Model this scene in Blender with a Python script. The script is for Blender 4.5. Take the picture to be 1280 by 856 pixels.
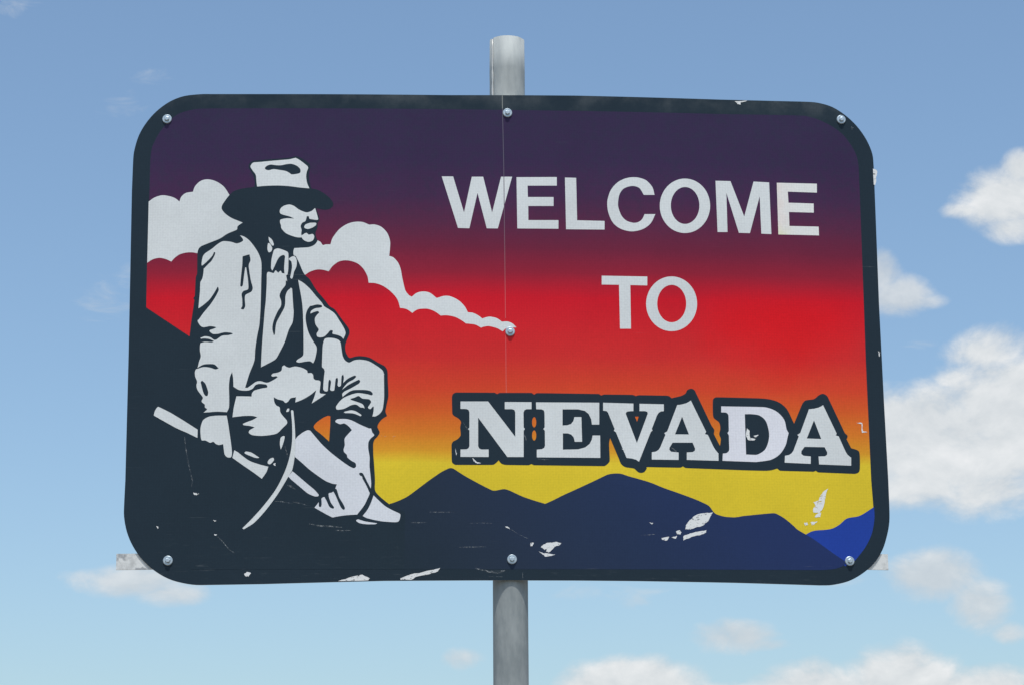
import bpy, bmesh, math, random
from mathutils import Vector, Matrix
from mathutils.geometry import tessellate_polygon

random.seed(7)
for o in list(bpy.data.objects):
    bpy.data.objects.remove(o, do_unlink=True)
scene = bpy.context.scene
COL = scene.collection

# ------------------------------------------------------------------ camera
SIGN_Z = 2.5515                       # height of the sign's centre above ground
CAM = Vector((-0.24657, -3.75708, SIGN_Z - 0.9515))      # eye height 1.6 m
PITCH, YAW, ROLL = 0.24329, 0.06637, -0.01072
FPX = 85 / 36 * 1280
cr_, sr_ = math.cos(ROLL), math.sin(ROLL)
r0 = Vector((math.cos(YAW), -math.sin(YAW), 0))
FWD = Vector((math.sin(YAW) * math.cos(PITCH), math.cos(YAW) * math.cos(PITCH), math.sin(PITCH)))
u0 = r0.cross(FWD)
RIGHT = cr_ * r0 + sr_ * u0
UP = -sr_ * r0 + cr_ * u0
cam_data = bpy.data.cameras.new('camera')
cam = bpy.data.objects.new('camera', cam_data)
COL.objects.link(cam)
cam.matrix_world = Matrix(((RIGHT.x, UP.x, -FWD.x, CAM.x), (RIGHT.y, UP.y, -FWD.y, CAM.y),
                           (RIGHT.z, UP.z, -FWD.z, CAM.z), (0, 0, 0, 1)))
cam_data.sensor_width = 36
cam_data.lens = 85
cam_data.clip_end = 60000
scene.camera = cam

def ray(px, py):
    return (FWD + RIGHT * ((px - 640) / FPX) + UP * ((428 - py) / FPX)).normalized()

# ------------------------------------------------------------------ light
SUN_EL = math.radians(69)
SUN_AZ = math.radians(180)            # measured from +Y: behind the camera, square to the sign
SUN_DIR = Vector((math.sin(SUN_AZ) * math.cos(SUN_EL), math.cos(SUN_AZ) * math.cos(SUN_EL), math.sin(SUN_EL)))
sun_data = bpy.data.lights.new('sun', 'SUN')
sun_data.energy = 3.15
sun_data.angle = math.radians(0.53)
sun_data.color = (1.0, 0.965, 0.91)
sun = bpy.data.objects.new('sun', sun_data)
COL.objects.link(sun)
sun.rotation_euler = SUN_DIR.to_track_quat('Z', 'Y').to_euler()

scene.view_settings.view_transform = 'Standard'
scene.view_settings.look = 'None'
scene.view_settings.exposure = 0.0
scene.view_settings.gamma = 1.0
scene.view_settings.use_curve_mapping = False
scene.render.engine = 'CYCLES'

# ------------------------------------------------------------------ world: sky with fair-weather clouds
SKY_STRENGTH = 0.15
world = bpy.data.worlds.new('World')
scene.world = world
world.use_nodes = True
NT = world.node_tree
NT.nodes.clear()

class G:
    """tiny node helper"""
    def __init__(s, nt): s.nt = nt
    def n(s, t, **k):
        q = s.nt.nodes.new(t)
        for a, v in k.items(): setattr(q, a, v)
        return q
    def l(s, a, b): s.nt.links.new(a, b)
    def put(s, sock, v):
        if isinstance(v, bpy.types.NodeSocket): s.l(v, sock)
        else: sock.default_value = v
    def m(s, op, a, b=None, c=None, clamp=False):
        q = s.n('ShaderNodeMath', operation=op, use_clamp=clamp)
        for i, v in enumerate((a, b, c)):
            if v is not None: s.put(q.inputs[i], v)
        return q.outputs[0]
    def step(s, v, lo, hi, a=0.0, b=1.0, kind='SMOOTHSTEP'):
        q = s.n('ShaderNodeMapRange', interpolation_type=kind)
        for i, x in zip((0, 1, 2, 3, 4), (v, lo, hi, a, b)): s.put(q.inputs[i], x)
        return q.outputs[0]
    def mix(s, f, a, b, blend='MIX'):
        q = s.n('ShaderNodeMix', data_type='RGBA', blend_type=blend)
        s.put(q.inputs[0], f); s.put(q.inputs[6], a); s.put(q.inputs[7], b)
        return q.outputs[2]
    def noise(s, vec, scale, detail=4.0, rough=0.5, dist=0.0, lac=2.0):
        q = s.n('ShaderNodeTexNoise')
        s.l(vec, q.inputs['Vector'])
        q.inputs['Scale'].default_value = scale; q.inputs['Detail'].default_value = detail
        q.inputs['Roughness'].default_value = rough; q.inputs['Distortion'].default_value = dist
        q.inputs['Lacunarity'].default_value = lac
        return q.outputs['Fac']
    def mapping(s, vec, scale=(1, 1, 1), loc=(0, 0, 0), rot=(0, 0, 0)):
        q = s.n('ShaderNodeMapping')
        s.l(vec, q.inputs[0]); q.inputs[1].default_value = loc
        q.inputs[2].default_value = rot; q.inputs[3].default_value = scale
        return q.outputs[0]
    def ramp(s, f, stops, mode='LINEAR'):
        q = s.n('ShaderNodeValToRGB'); s.l(f, q.inputs[0])
        e = q.color_ramp.elements; q.color_ramp.interpolation = mode
        e[0].position, e[0].color = stops[0][0], (*stops[0][1], 1)
        e[1].position, e[1].color = stops[-1][0], (*stops[-1][1], 1)
        for p, c in stops[1:-1]:
            x = e.new(p); x.color = (*c, 1)
        return q.outputs[0]

w = G(NT)
sky = w.n('ShaderNodeTexSky', sky_type='NISHITA', sun_disc=False)
sky.sun_elevation = SUN_EL
sky.sun_rotation = SUN_AZ
sky.altitude = 700
sky.air_density = 1.1
sky.dust_density = 3.0
sky.ozone_density = 0.7
tc = w.n('ShaderNodeTexCoord')
DIR = tc.outputs['Generated']
sep = w.n('ShaderNodeSeparateXYZ'); w.l(DIR, sep.inputs[0])
AZ = w.m('ARCTAN2', sep.outputs[0], sep.outputs[1])
EL = w.m('ARCSINE', sep.outputs[2])
# clouds: x, y, half-width, half-height (pixels of the photo, turned into azimuth and elevation), weight
BRIGHT = [
    (1264, 248, 58, 42, 1.0), (1214, 262, 40, 14, .5), (1276, 214, 28, 26, .9), (1272, 285, 46, 22, .85), (1335, 250, 70, 50, 1.0),   # upper right
    (795, 861, 88, 38, 1.15), (865, 874, 92, 24, .95), (1015, 866, 90, 38, 1.1), (1122, 863, 78, 50, 1.25), (1225, 868, 70, 34, 1.1),      # along the bottom
    (940, 884, 120, 34, 1.0), (1180, 892, 140, 42, 1.0), (1330, 860, 60, 34, .95),
    (1245, 438, 66, 36, .85), (1205, 474, 46, 22, .6), (1180, 560, 130, 70, 1.2), (1275, 520, 90, 86, 1.25), (1130, 522, 64, 34, .95),     # big bank on the right
    (1150, 605, 96, 36, 1.0), (1235, 615, 84, 36, 1.0), (1340, 560, 90, 90, 1.1), (1080, 570, 60, 56, .95)]
MIDDLE = [
    (1122, 370, 46, 30, .95), (1100, 345, 32, 30, .9), (1152, 378, 38, 13, .6), (1060, 370, 50, 40, .8),                                  # at the sign's right edge
    (1165, 722, 74, 38, .85), (1222, 752, 50, 42, .75), (1262, 790, 30, 18, .5), (1055, 725, 44, 12, .5),                                 # lower right
    (915, 797, 56, 24, .8), (950, 806, 44, 11, .55), (580, 824, 34, 18, .65), (555, 864, 48, 11, .5),                                     # puffs below the sign
    (165, 726, 86, 24, .75), (128, 722, 62, 16, .6), (215, 742, 60, 20, .6)]                                                             # behind the strap end
WISPS = [
    (136, 374, 50, 34, .55), (163, 348, 28, 26, .6), (152, 132, 36, 26, .5), (184, 92, 40, 18, .35), (20, 6, 46, 18, .4),
    (725, 740, 44, 14, .6), (795, 744, 54, 16, .65), (300, 868, 60, 12, .5), (200, 868, 44, 12, .5), (1160, 430, 44, 12, .2)]
cmb = w.n('ShaderNodeCombineXYZ'); w.l(AZ, cmb.inputs[0]); w.l(w.m('MULTIPLY', EL, 1.45), cmb.inputs[1])
SKYUV = cmb.outputs[0]
n1 = w.noise(SKYUV, 30.0, 9.0, 0.62, 0.25)
n2 = w.noise(w.mapping(SKYUV, loc=(3.1, 1.7, 5.2)), 11.0, 3.0, 0.5)
wob = w.m('MULTIPLY_ADD', w.m('SUBTRACT', n2, 0.5), 0.8, w.m('MULTIPLY', w.m('SUBTRACT', n1, 0.5), 2.2))
def coverage(group):
    cov = None
    for (x, y, a, b, o) in group:
        d = ray(x, y)
        az, el = math.atan2(d.x, d.y), math.asin(d.z)
        ra, re = a / FPX / math.cos(el), b / FPX
        dx = w.m('MULTIPLY_ADD', AZ, 1 / ra, -az / ra)
        dy = w.m('MULTIPLY_ADD', EL, 1 / re, -el / re)
        q = w.m('MULTIPLY_ADD', dy, dy, w.m('MULTIPLY', dx, dx))
        v = w.m('SUBTRACT', o, w.m('MULTIPLY', q, 0.8))
        cov = v if cov is None else w.m('MAXIMUM', cov, v)
    return cov
# the same kind of scattered cumulus goes on round the rest of the sky
pl = w.n('ShaderNodeVectorMath', operation='DIVIDE')
w.l(DIR, pl.inputs[0])
cz = w.n('ShaderNodeCombineXYZ')
zz = w.m('ADD', w.m('MAXIMUM', sep.outputs[2], 0.0), 0.12)
for i in range(3): w.l(zz, cz.inputs[i])
w.l(cz.outputs[0], pl.inputs[1])
n3 = w.noise(pl.outputs[0], 1.6, 3.0, 0.5)
d0 = ray(640, 428)
az0, el0 = math.atan2(d0.x, d0.y), math.asin(d0.z)
oa = w.m('ABSOLUTE', w.m('SUBTRACT', AZ, az0)); oe = w.m('ABSOLUTE', w.m('SUBTRACT', EL, el0))
outside = w.m('MAXIMUM', w.step(oa, 0.235, 0.32), w.step(oe, 0.16, 0.24))
elsewhere = w.m('ADD', w.step(n3, 0.52, 0.72, -1.2, 1.0, 'LINEAR'), w.m('MULTIPLY_ADD', outside, 3.0, -3.0))
cb = w.m('MAXIMUM', w.m('MAXIMUM', coverage(BRIGHT), elsewhere), -2.0)
db = w.m('ADD', cb, wob); dm = w.m('ADD', w.m('MAXIMUM', coverage(MIDDLE), -2.0), wob); nw = w.noise(w.mapping(SKYUV, loc=(7, 2, 1), rot=(0, 0, .5), scale=(.7, 1.5, 1)), 60.0, 6.0, .65, .6)
dw = w.m('MULTIPLY_ADD', w.m('SUBTRACT', nw, .5), 3.2, w.m('MAXIMUM', coverage(WISPS), -2.0))
ab = w.step(db, -0.08, 0.95, 0.0, 0.95)
am = w.step(dm, -0.08, 0.95, 0.0, 0.82)
aw = w.step(dw, 0.0, 1.2, 0.0, 0.36)
alpha = w.m('MAXIMUM', w.m('MAXIMUM', ab, am), aw)
alpha = w.m('MULTIPLY', alpha, w.step(sep.outputs[2], 0.0, 0.02))
# relief inside the clouds: the same noise looked up a little nearer to the sun
n1s = w.noise(w.mapping(SKYUV, loc=(0, 0.008, 0)), 30.0, 5.0, 0.55, 0.25)
relief = w.m('MULTIPLY', w.m('SUBTRACT', n1, n1s), 1.2)
lit = w.m('ADD', w.m('ADD', relief, 0.45), w.m('MULTIPLY', ab, 0.22), clamp=True)
CLOUD = w.ramp(lit, [(0.0, (0.54, 0.585, 0.63)), (0.40, (0.63, 0.67, 0.70)), (0.7, (0.76, 0.785, 0.80)), (1.0, (0.90, 0.905, 0.91))])
tint = w.n('ShaderNodeVectorMath', operation='MULTIPLY')
w.l(sky.outputs[0], tint.inputs[0]); tint.inputs[1].default_value = (0.91, 1.01, 1.04)   # the photograph's white balance
skyc = w.n('ShaderNodeVectorMath', operation='SCALE')
w.l(tint.outputs[0], skyc.inputs[0]); skyc.inputs['Scale'].default_value = SKY_STRENGTH
col = w.mix(alpha, skyc.outputs[0], CLOUD)
bg = w.n('ShaderNodeBackground')
w.l(col, bg.inputs[0]); bg.inputs[1].default_value = 1.0
world.cycles.sampling_method = 'MANUAL'
world.cycles.sample_map_resolution = 256
scene.cycles.max_bounces = 4
scene.cycles.diffuse_bounces = 3
wo = w.n('ShaderNodeOutputWorld')
w.l(bg.outputs[0], wo.inputs[0])

# ------------------------------------------------------------------ sign surface
K0, K1 = 0.06833, 0.01005             # the sheet is bent slightly back towards both ends

def bend(x):
    return K0 * x * x + K1 * x * x * x

def uv(px, py):
    """photo pixel -> point (x, z) on the bent sign face, relative to the sign's centre"""
    d = ray(px, py); c = CAM - Vector((0, 0, SIGN_Z)); y = 0.0
    for _ in range(6):
        t = (y - c.y) / d.y
        x = c.x + d.x * t
        y = bend(x)
    return (x, c.z + d.z * t)

def z_at(py, px=640):
    return uv(px, py)[1]

class Zm:
    """points read off an enlargement: origin and scale"""
    def __init__(s, x0, y0, k): s.x0, s.y0, s.k = x0, y0, k
    def __call__(s, *pts):
        return [(s.x0 + p[0] / s.k, s.y0 + p[1] / s.k) + tuple(p[2:]) for p in pts]

S6 = 978 / 160
A = Zm(260, 180, S6); B = Zm(230, 270, S6); C = Zm(230, 370, S6); D = Zm(340, 340, S6)
E_ = Zm(180, 480, S6); F = Zm(280, 440, S6); Gz = Zm(350, 440, S6); H = Zm(290, 530, 1280 / 220)
I = Zm(170, 200, S6); J = Zm(370, 260, S6); K = Zm(490, 330, S6)
L = Zm(480, 570, 1280 / 240); M = Zm(680, 570, 1280 / 240); N = Zm(920, 590, 1255 / 220)
P = Zm(550, 470, 1280 / 280); Q = Zm(800, 470, 1280 / 290)
R = Zm(540, 200, 1280 / 260); S = Zm(780, 200, 1280 / 260); T = Zm(740, 330, 8.0)
PX = Zm(0, 0, 1.0); V = Zm(130, 600, 1141 / 200); U = Zm(900, 110, 1255 / 220); X0 = Zm(0, 640, 1280 / 620)
c = 1                                  # marks a corner; all other points lie on a smooth curve

def smooth(pts, seg=5):
    """closed Catmull-Rom through the points, broken at the corners"""
    n = len(pts); out = []
    for i in range(n):
        p0, p1, p2, p3 = pts[i - 1], pts[i], pts[(i + 1) % n], pts[(i + 2) % n]
        c1, c2 = len(p1) > 2, len(p2) > 2
        out.append((p1[0], p1[1]))
        if c1 and c2: continue
        if math.dist(p1[:2], p2[:2]) < 1.2: continue
        def tan(a, b, m):
            la, lb = math.dist(a[:2], m[:2]), math.dist(m[:2], b[:2])
            k = 2 * min(la, lb) / (la + lb + 1e-9)
            return ((b[0] - a[0]) * .5 * k, (b[1] - a[1]) * .5 * k)
        t1 = (p2[0] - p1[0], p2[1] - p1[1]) if c1 else tan(p0, p2, p1)
        t2 = (p2[0] - p1[0], p2[1] - p1[1]) if c2 else tan(p1, p3, p2)
        for k in range(1, seg):
            t = k / seg; a = 2*t**3 - 3*t**2 + 1; b = t**3 - 2*t**2 + t; d = -2*t**3 + 3*t**2; e = t**3 - t**2
            out.append((a*p1[0] + b*t1[0] + d*p2[0] + e*t2[0], a*p1[1] + b*t1[1] + d*p2[1] + e*t2[1]))
    return out

def sharp(pts):
    return [(p[0], p[1]) for p in pts]

def ell(zm, cx, cy, rx, ry, n=56, sk=0.0):
    return sharp(zm(*[(cx + rx * math.cos(2*math.pi*i/n) + sk * math.sin(2*math.pi*i/n), cy + ry * math.sin(2*math.pi*i/n)) for i in range(n)]))

def add_poly(bm, loops):
    """loops in photo pixels: outline and holes -> triangles on the flat sign plane"""
    pts = [[Vector((*uv(*p), 0)) for p in lp] for lp in loops]
    flat = [v for lp in pts for v in lp]
    vs = [bm.verts.new((v.x, 0, v.y)) for v in flat]
    for t in tessellate_polygon(pts):
        a, b, d = (flat[i] for i in t)
        ar = (b.x - a.x) * (d.y - a.y) - (b.y - a.y) * (d.x - a.x)
        if abs(ar) < 1e-12: continue
        q = t if ar > 0 else t[::-1]
        try: bm.faces.new([vs[i] for i in q])
        except ValueError: pass

def wrap(bm, off, step=0.02):
    """cut into upright strips and lay the sheet on the bent face, off metres proud of it"""
    xs = [v.co.x for v in bm.verts]
    x = math.ceil(min(xs) / step) * step
    while x < max(xs):
        bmesh.ops.bisect_plane(bm, geom=bm.verts[:] + bm.edges[:] + bm.faces[:], dist=1e-7,
                               plane_co=(x, 0, 0), plane_no=(1, 0, 0))
        x += step
    for v in bm.verts:
        v.co.y += bend(v.co.x) - off

def link(name, bm, mats, parent=None, shade=False):
    me = bpy.data.meshes.new(name)
    bm.normal_update()
    bm.to_mesh(me); bm.free()
    for m_ in (mats if isinstance(mats, (list, tuple)) else [mats]): me.materials.append(m_)
    if shade:
        for p in me.polygons: p.use_smooth = True
    o = bpy.data.objects.new(name, me)
    COL.objects.link(o)
    if parent is not None: o.parent = parent
    return o

LAY = 0.00004                          # one layer of film
def film(name, polys, layer, mat, parent):
    """polys: list of outlines, or of [outline, hole, ...]"""
    bm = bmesh.new()
    for p in polys:
        add_poly(bm, p if isinstance(p[0], list) else [p])
    wrap(bm, layer * LAY)
    return link(name, bm, mat, parent)

# ------------------------------------------------------------------ materials
def lin(r, g, b):
    return tuple((v / 255 / 12.92) if v / 255 <= .04045 else ((v / 255 + .055) / 1.055) ** 2.4 for v in (r, g, b))

def material(name):
    m_ = bpy.data.materials.new(name); m_.use_nodes = True
    nt = m_.node_tree; g = G(nt)
    b = nt.nodes['Principled BSDF']
    return m_, g, b

EXPO = (1.37, 1.285, 1.235)              # seen colour -> base colour for the lit sign face
def seen(r, g, b):
    return tuple(min(.85, v * k) for v, k in zip(lin(r, g, b), EXPO))

def film_mat(name, colour_fn, dust=0.05, scuff=0.35, rough=0.42):
    """printed sheeting: print colour, woven prism pattern, dust, fine scuffs"""
    m_, g, b = material(name)
    tc = g.n('ShaderNodeTexCoord'); vec = tc.outputs['Object']
    col = colour_fn(g, vec)
    # diagonal cell pattern of the sheeting and fine mottling darken the print a little
    cell = g.n('ShaderNodeTexChecker'); cell.inputs['Scale'].default_value = 330.0
    g.l(g.mapping(vec, rot=(0, math.radians(45), 0), scale=(1, 0, 1), loc=(0, .0002, 0)), cell.inputs['Vector'])
    fine = g.noise(vec, 300.0, 1.0, 0.6)
    k = g.m('SUBTRACT', g.step(fine, 0.30, 0.70, 1.02, 0.96), g.m('MULTIPLY', cell.outputs['Fac'], 0.035))
    wth = g.noise(vec, 6.0, 4.0, 0.6)
    k = g.m('MULTIPLY', k, g.step(wth, 0.3, 0.7, 1.02, 1.0 - dust * 1.6))
    sc_ = g.n('ShaderNodeVectorMath', operation='SCALE'); g.l(col, sc_.inputs[0]); g.l(k, sc_.inputs['Scale'])
    col = sc_.outputs[0]
    if scuff:
        for sc, rt, th in (((3, 1, 160), 0.06, .70), ((6, 1, 120), -0.9, .735)):
            s1 = g.noise(g.mapping(vec, scale=sc, rot=(0, rt, 0)), 2.6, 3.0, 0.6)
            msk = g.noise(g.mapping(vec, loc=(sc[0], 0, rt)), 7.0, 2.0, 0.5)
            k = g.m('MULTIPLY', g.step(s1, th - .03, th + .05), g.step(msk, 0.50, 0.66, 0.0, scuff))
            col = g.mix(k, col, (0.5, 0.52, 0.52, 1))
    g.l(col, b.inputs['Base Color'])
    b.inputs['Roughness'].default_value = rough
    b.inputs['Specular IOR Level'].default_value = 0.08
    bp = g.n('ShaderNodeBump'); bp.inputs['Strength'].default_value = 0.05; bp.inputs['Distance'].default_value = 0.002
    g.l(g.noise(vec, 16.0, 3.0, 0.5), bp.inputs['Height']); g.l(bp.outputs[0], b.inputs['Normal'])
    return m_

def flat_col(c_):
    return lambda g, vec: g.mix(0.0, (*c_, 1), (*c_, 1))

ZB, ZT = z_at(712), z_at(120)
def zpos(py): return (z_at(py) - ZB) / (ZT - ZB)

DARK = seen(34, 47, 57)
def border_col(g, vec):
    sp = g.n('ShaderNodeSeparateXYZ'); g.l(vec, sp.inputs[0])
    base = g.mix(0.0, (*DARK, 1), (*DARK, 1))
    # road dust caught along the top edge
    k = g.m('MULTIPLY', g.step(sp.outputs[2], z_at(150), z_at(118), 0, .30), g.step(g.noise(vec, 9.0, 6.0, 0.65), .42, .70))
    base = g.mix(k, base, (0.20, 0.215, 0.215, 1))
    k2 = g.m('MULTIPLY', g.step(sp.outputs[2], z_at(640), z_at(725), 0, .30),
             g.step(g.noise(g.mapping(vec, scale=(4, 1, 30)), 6.0, 6.0, 0.75), .56, .80))
    return g.mix(k2, base, (0.22, 0.24, 0.25, 1))
M_BORDER = film_mat('border_film', border_col, 0.03, 0.35)
M_DARK = film_mat('dark_print', flat_col(DARK), 0.02, 0.16)

def sunset(g, vec):
    sp = g.n('ShaderNodeSeparateXYZ'); g.l(vec, sp.inputs[0])
    wob = g.m('MULTIPLY', g.m('SUBTRACT', g.noise(g.mapping(vec, scale=(1, 1, 5)), 4.0, 2.0), .5), .012)
    f = g.step(g.m('ADD', sp.outputs[2], wob), ZB, ZT, 0.0, 1.0, 'LINEAR')
    stops = [(125, 50, 43, 71), (200, 54, 41, 72), (245, 65, 41, 72), (280, 84, 39, 66), (310, 104, 35, 58), (340, 136, 33, 52),
             (372, 188, 25, 40), (405, 191, 34, 42), (445, 191, 45, 44), (485, 196, 66, 42), (510, 197, 86, 40),
             (538, 199, 114, 40), (562, 200, 142, 42), (578, 206, 184, 50), (600, 202, 182, 48), (700, 198, 178, 46)]
    c0 = g.ramp(f, [(zpos(y), seen(r, gg, b_)) for y, r, gg, b_ in reversed(stops)])
    # blotchy ink in the dark part of the print
    mot = g.noise(vec, 95.0, 3.0, .65)
    c0 = g.mix(g.m('MULTIPLY', g.step(mot, .4, .7, 0, .35), g.step(sp.outputs[2], z_at(330), z_at(200))), c0, (*seen(44, 50, 68), 1))
    # bright red glare of the sheeting, painted into the print right of the middle line
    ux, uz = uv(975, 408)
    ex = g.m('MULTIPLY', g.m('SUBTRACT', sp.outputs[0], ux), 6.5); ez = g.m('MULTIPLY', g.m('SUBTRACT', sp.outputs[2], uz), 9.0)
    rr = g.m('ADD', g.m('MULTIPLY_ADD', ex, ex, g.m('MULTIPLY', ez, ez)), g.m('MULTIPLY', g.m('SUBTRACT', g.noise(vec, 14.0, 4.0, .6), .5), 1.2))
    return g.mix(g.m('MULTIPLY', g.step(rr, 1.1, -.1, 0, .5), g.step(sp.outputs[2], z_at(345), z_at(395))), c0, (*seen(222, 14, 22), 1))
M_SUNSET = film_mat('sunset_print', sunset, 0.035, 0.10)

def mountain(g, vec):
    sp = g.n('ShaderNodeSeparateXYZ'); g.l(vec, sp.inputs[0])
    xa, xb = uv(480, 690)[0], uv(1040, 690)[0]
    diag = g.m('ADD', sp.outputs[0], g.m('MULTIPLY', sp.outputs[2], 0.9))
    za = z_at(690) * .9
    f = g.step(diag, xa + za, xb + za, 0, 1, 'LINEAR')
    return g.ramp(f, [(0, DARK), (.25, seen(37, 49, 66)), (.6, seen(36, 50, 78)), (1, seen(35, 50, 92))])
M_MOUNT = film_mat('mountain_print', mountain, 0.02, 0.30)
M_BLUE = film_mat('blue_print', flat_col(seen(34, 62, 146)), 0.02, 0.1)
M_WHITE = film_mat('white_sheeting', flat_col(seen(197, 205, 207)), 0.05, 0.04)
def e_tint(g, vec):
    # pink and yellow glare of the sheeting, painted in as blotches
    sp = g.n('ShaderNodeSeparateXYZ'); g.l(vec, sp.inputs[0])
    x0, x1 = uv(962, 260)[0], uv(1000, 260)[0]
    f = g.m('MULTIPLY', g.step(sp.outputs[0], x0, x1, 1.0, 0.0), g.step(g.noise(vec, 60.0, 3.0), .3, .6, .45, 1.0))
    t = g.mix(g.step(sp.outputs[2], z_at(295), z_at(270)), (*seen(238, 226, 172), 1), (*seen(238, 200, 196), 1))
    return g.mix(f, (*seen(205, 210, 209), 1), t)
M_WHITE_E = film_mat('glare_tinted_sheeting', e_tint, 0.02, 0.0)
M_WHITE_D = film_mat('lavender_sheen_sheeting', flat_col(seen(203, 208, 219)), 0.04, 0.04)  # lavender sheen on the D, put into its base colour
M_WHITE_B = film_mat('cool_sheeting', flat_col(seen(198, 205, 212)), 0.04, 0.04)
def chip_mat():
    m_, g, b = material('bare_sheeting')
    vec = g.n('ShaderNodeTexCoord').outputs['Object']
    b.inputs['Base Color'].default_value = (.80, .80, .78, 1); b.inputs['Roughness'].default_value = .7
    # scraped unevenly: the print is still there between the streaks
    n_ = g.noise(g.mapping(vec, scale=(1, 1, 2.2), rot=(0, -.5, 0)), 210.0, 4.0, .7)
    tr = g.n('ShaderNodeBsdfTransparent'); mx = g.n('ShaderNodeMixShader')
    g.l(g.step(n_, .36, .42), mx.inputs[0]); g.l(tr.outputs[0], mx.inputs[1]); g.l(b.outputs[0], mx.inputs[2])
    g.l(mx.outputs[0], g.nt.nodes['Material Output'].inputs[0])
    return m_
M_CHIP = chip_mat()

def metal(name, c0, c1, rough, metallic=0.85, scale=60.0, stretch=(1, 1, 1)):
    m_, g, b = material(name)
    vec = g.n('ShaderNodeTexCoord').outputs['Object']
    nz = g.noise(g.mapping(vec, scale=stretch), scale, 6.0, 0.62)
    big = g.noise(vec, 9.0, 3.0, 0.5)
    f = g.step(g.m('ADD', g.m('MULTIPLY', nz, .6), g.m('MULTIPLY', big, .4)), .36, .64)
    g.l(g.mix(f, (*c0, 1), (*c1, 1)), b.inputs['Base Color'])
    b.inputs['Metallic'].default_value = metallic
    g.l(g.step(nz, .3, .7, rough - .08, rough + .1), b.inputs['Roughness'])
    bp = g.n('ShaderNodeBump'); bp.inputs['Strength'].default_value = 0.15; bp.inputs['Distance'].default_value = 0.001
    g.l(nz, bp.inputs['Height']); g.l(bp.outputs[0], b.inputs['Normal'])
    return m_
M_ALU = metal('aluminium_sheet', (.60, .585, .54), (.72, .70, .65), .55, .2)
M_GALV = metal('galvanised_steel', (.33, .355, .35), (.455, .48, .465), .72, .05, 70.0, (1, 1, .25))
M_GALV_LOW = metal('dull_galvanised_steel', (.24, .265, .265), (.335, .36, .355), .72, .05, 90.0, (1, 1, .35))
M_GALV_EDGE = metal('cut_galvanised_edge', (.5, .5, .48), (.66, .65, .62), .5, .3)
M_BOLT = metal('zinc_bolt', (.40, .48, .53), (.58, .65, .69), .42, .6, 160.0)
def strap_mat():  # weathered, scuffed
    m_, g, b = material('weathered_white_strap')
    vec = g.n('ShaderNodeTexCoord').outputs['Object']
    n_ = g.noise(vec, 70.0, 4.0, .55)
    n2_ = g.noise(g.mapping(vec, loc=(2, 1, 0)), 38.0, 3.0, .5)
    base = g.mix(g.step(n_, .4, .7), (.76, .76, .73, 1), (.52, .52, .50, 1))
    g.l(g.mix(g.step(n2_, .58, .66, 0, .7), base, (.20, .21, .23, 1)), b.inputs['Base Color'])
    b.inputs['Roughness'].default_value = .6
    return m_
M_STRAP = strap_mat()

# ------------------------------------------------------------------ ground
def ground_mat():
    m_, g, b = material('desert_ground')
    vec = g.n('ShaderNodeTexCoord').outputs['Object']
    big = g.noise(vec, 0.15, 6.0, .6); fine = g.noise(vec, 14.0, 6.0, .65)
    a = g.mix(g.step(big, .35, .68), (.20, .165, .12, 1), (.15, .128, .095, 1))
    a = g.mix(g.step(fine, .45, .72, 0, .6), a, (.27, .23, .18, 1))
    g.l(a, b.inputs['Base Color']); b.inputs['Roughness'].default_value = .95
    bp = g.n('ShaderNodeBump'); bp.inputs['Strength'].default_value = .5; bp.inputs['Distance'].default_value = .03
    g.l(fine, bp.inputs['Height']); g.l(bp.outputs[0], b.inputs['Normal'])
    return m_
bm = bmesh.new()
rings = [0, 1, 2, 4, 8, 16, 40, 120, 500, 2500, 12000, 25000]
prev = None
for r_ in rings:
    cur = [bm.verts.new((r_ * math.cos(t * math.pi / 24), r_ * math.sin(t * math.pi / 24),
                         0 if r_ < 3 else random.uniform(-.012, .012) * min(r_, 12))) for t in range(48)] if r_ else [bm.verts.new((0, 0, 0))]
    if prev:
        for i in range(48):
            j = (i + 1) % 48
            bm.faces.new([prev[0], cur[i], cur[j]] if len(prev) == 1 else [prev[i], cur[i], cur[j], prev[j]])
    prev = cur
ground = link('ground', bm, ground_mat(), None, True)
ground['kind'] = 'structure'
ground['label'] = 'dry sandy desert ground under the sign'

# ------------------------------------------------------------------ the sign
sign = bpy.data.objects.new('road_sign', None)
COL.objects.link(sign)
sign['label'] = 'welcome sign with a prospector and a purple to yellow sunset on a steel post'
sign['category'] = 'road sign'

PANEL_T = 0.0018
outline = smooth(PX((251, 118.1), (265, 118.0), (330, 118.0, c), (560, 119.3, c), (640, 119.4, c), (720, 119.9, c), (900, 124.9, c), (960, 126.4, c),
    (1005, 127.5), (1022, 128.8), (1040, 134), (1056, 144), (1071, 158), (1083, 175), (1090.5, 193), (1092.2, 210, c), (1094.2, 260, c), (1098.8, 380, c),
    (1104.9, 500, c), (1110.4, 600, c), (1111.8, 635), (1111.7, 652), (1109, 668), (1103, 687), (1092, 704), (1077, 717), (1060, 726), (1040, 730.5), (1025, 731, c),
    (920, 727.8, c), (800, 725.6, c), (720, 724.9, c), (600, 724.7, c), (480, 725.3, c), (330, 729.3, c), (262, 730.4), (240, 730), (215, 724.5), (195, 714),
    (178, 699), (166, 682), (158.5, 664), (155, 645), (155.2, 628), (156.6, 600, c), (160.8, 440, c), (164.8, 240, c), (166.2, 205), (167.5, 190), (173, 171),
    (182, 155), (195, 140), (212, 127.5), (230, 120.5)), 4)
bm = bmesh.new()
add_poly(bm, [outline])
wrap(bm, 0.0)
for f_ in bm.faces: f_.material_index = 0
front = bm.faces[:]
dup_ = bmesh.ops.duplicate(bm, geom=bm.verts[:] + bm.edges[:] + bm.faces[:])
back_f = [g_ for g_ in dup_['geom'] if isinstance(g_, bmesh.types.BMFace)]
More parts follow.
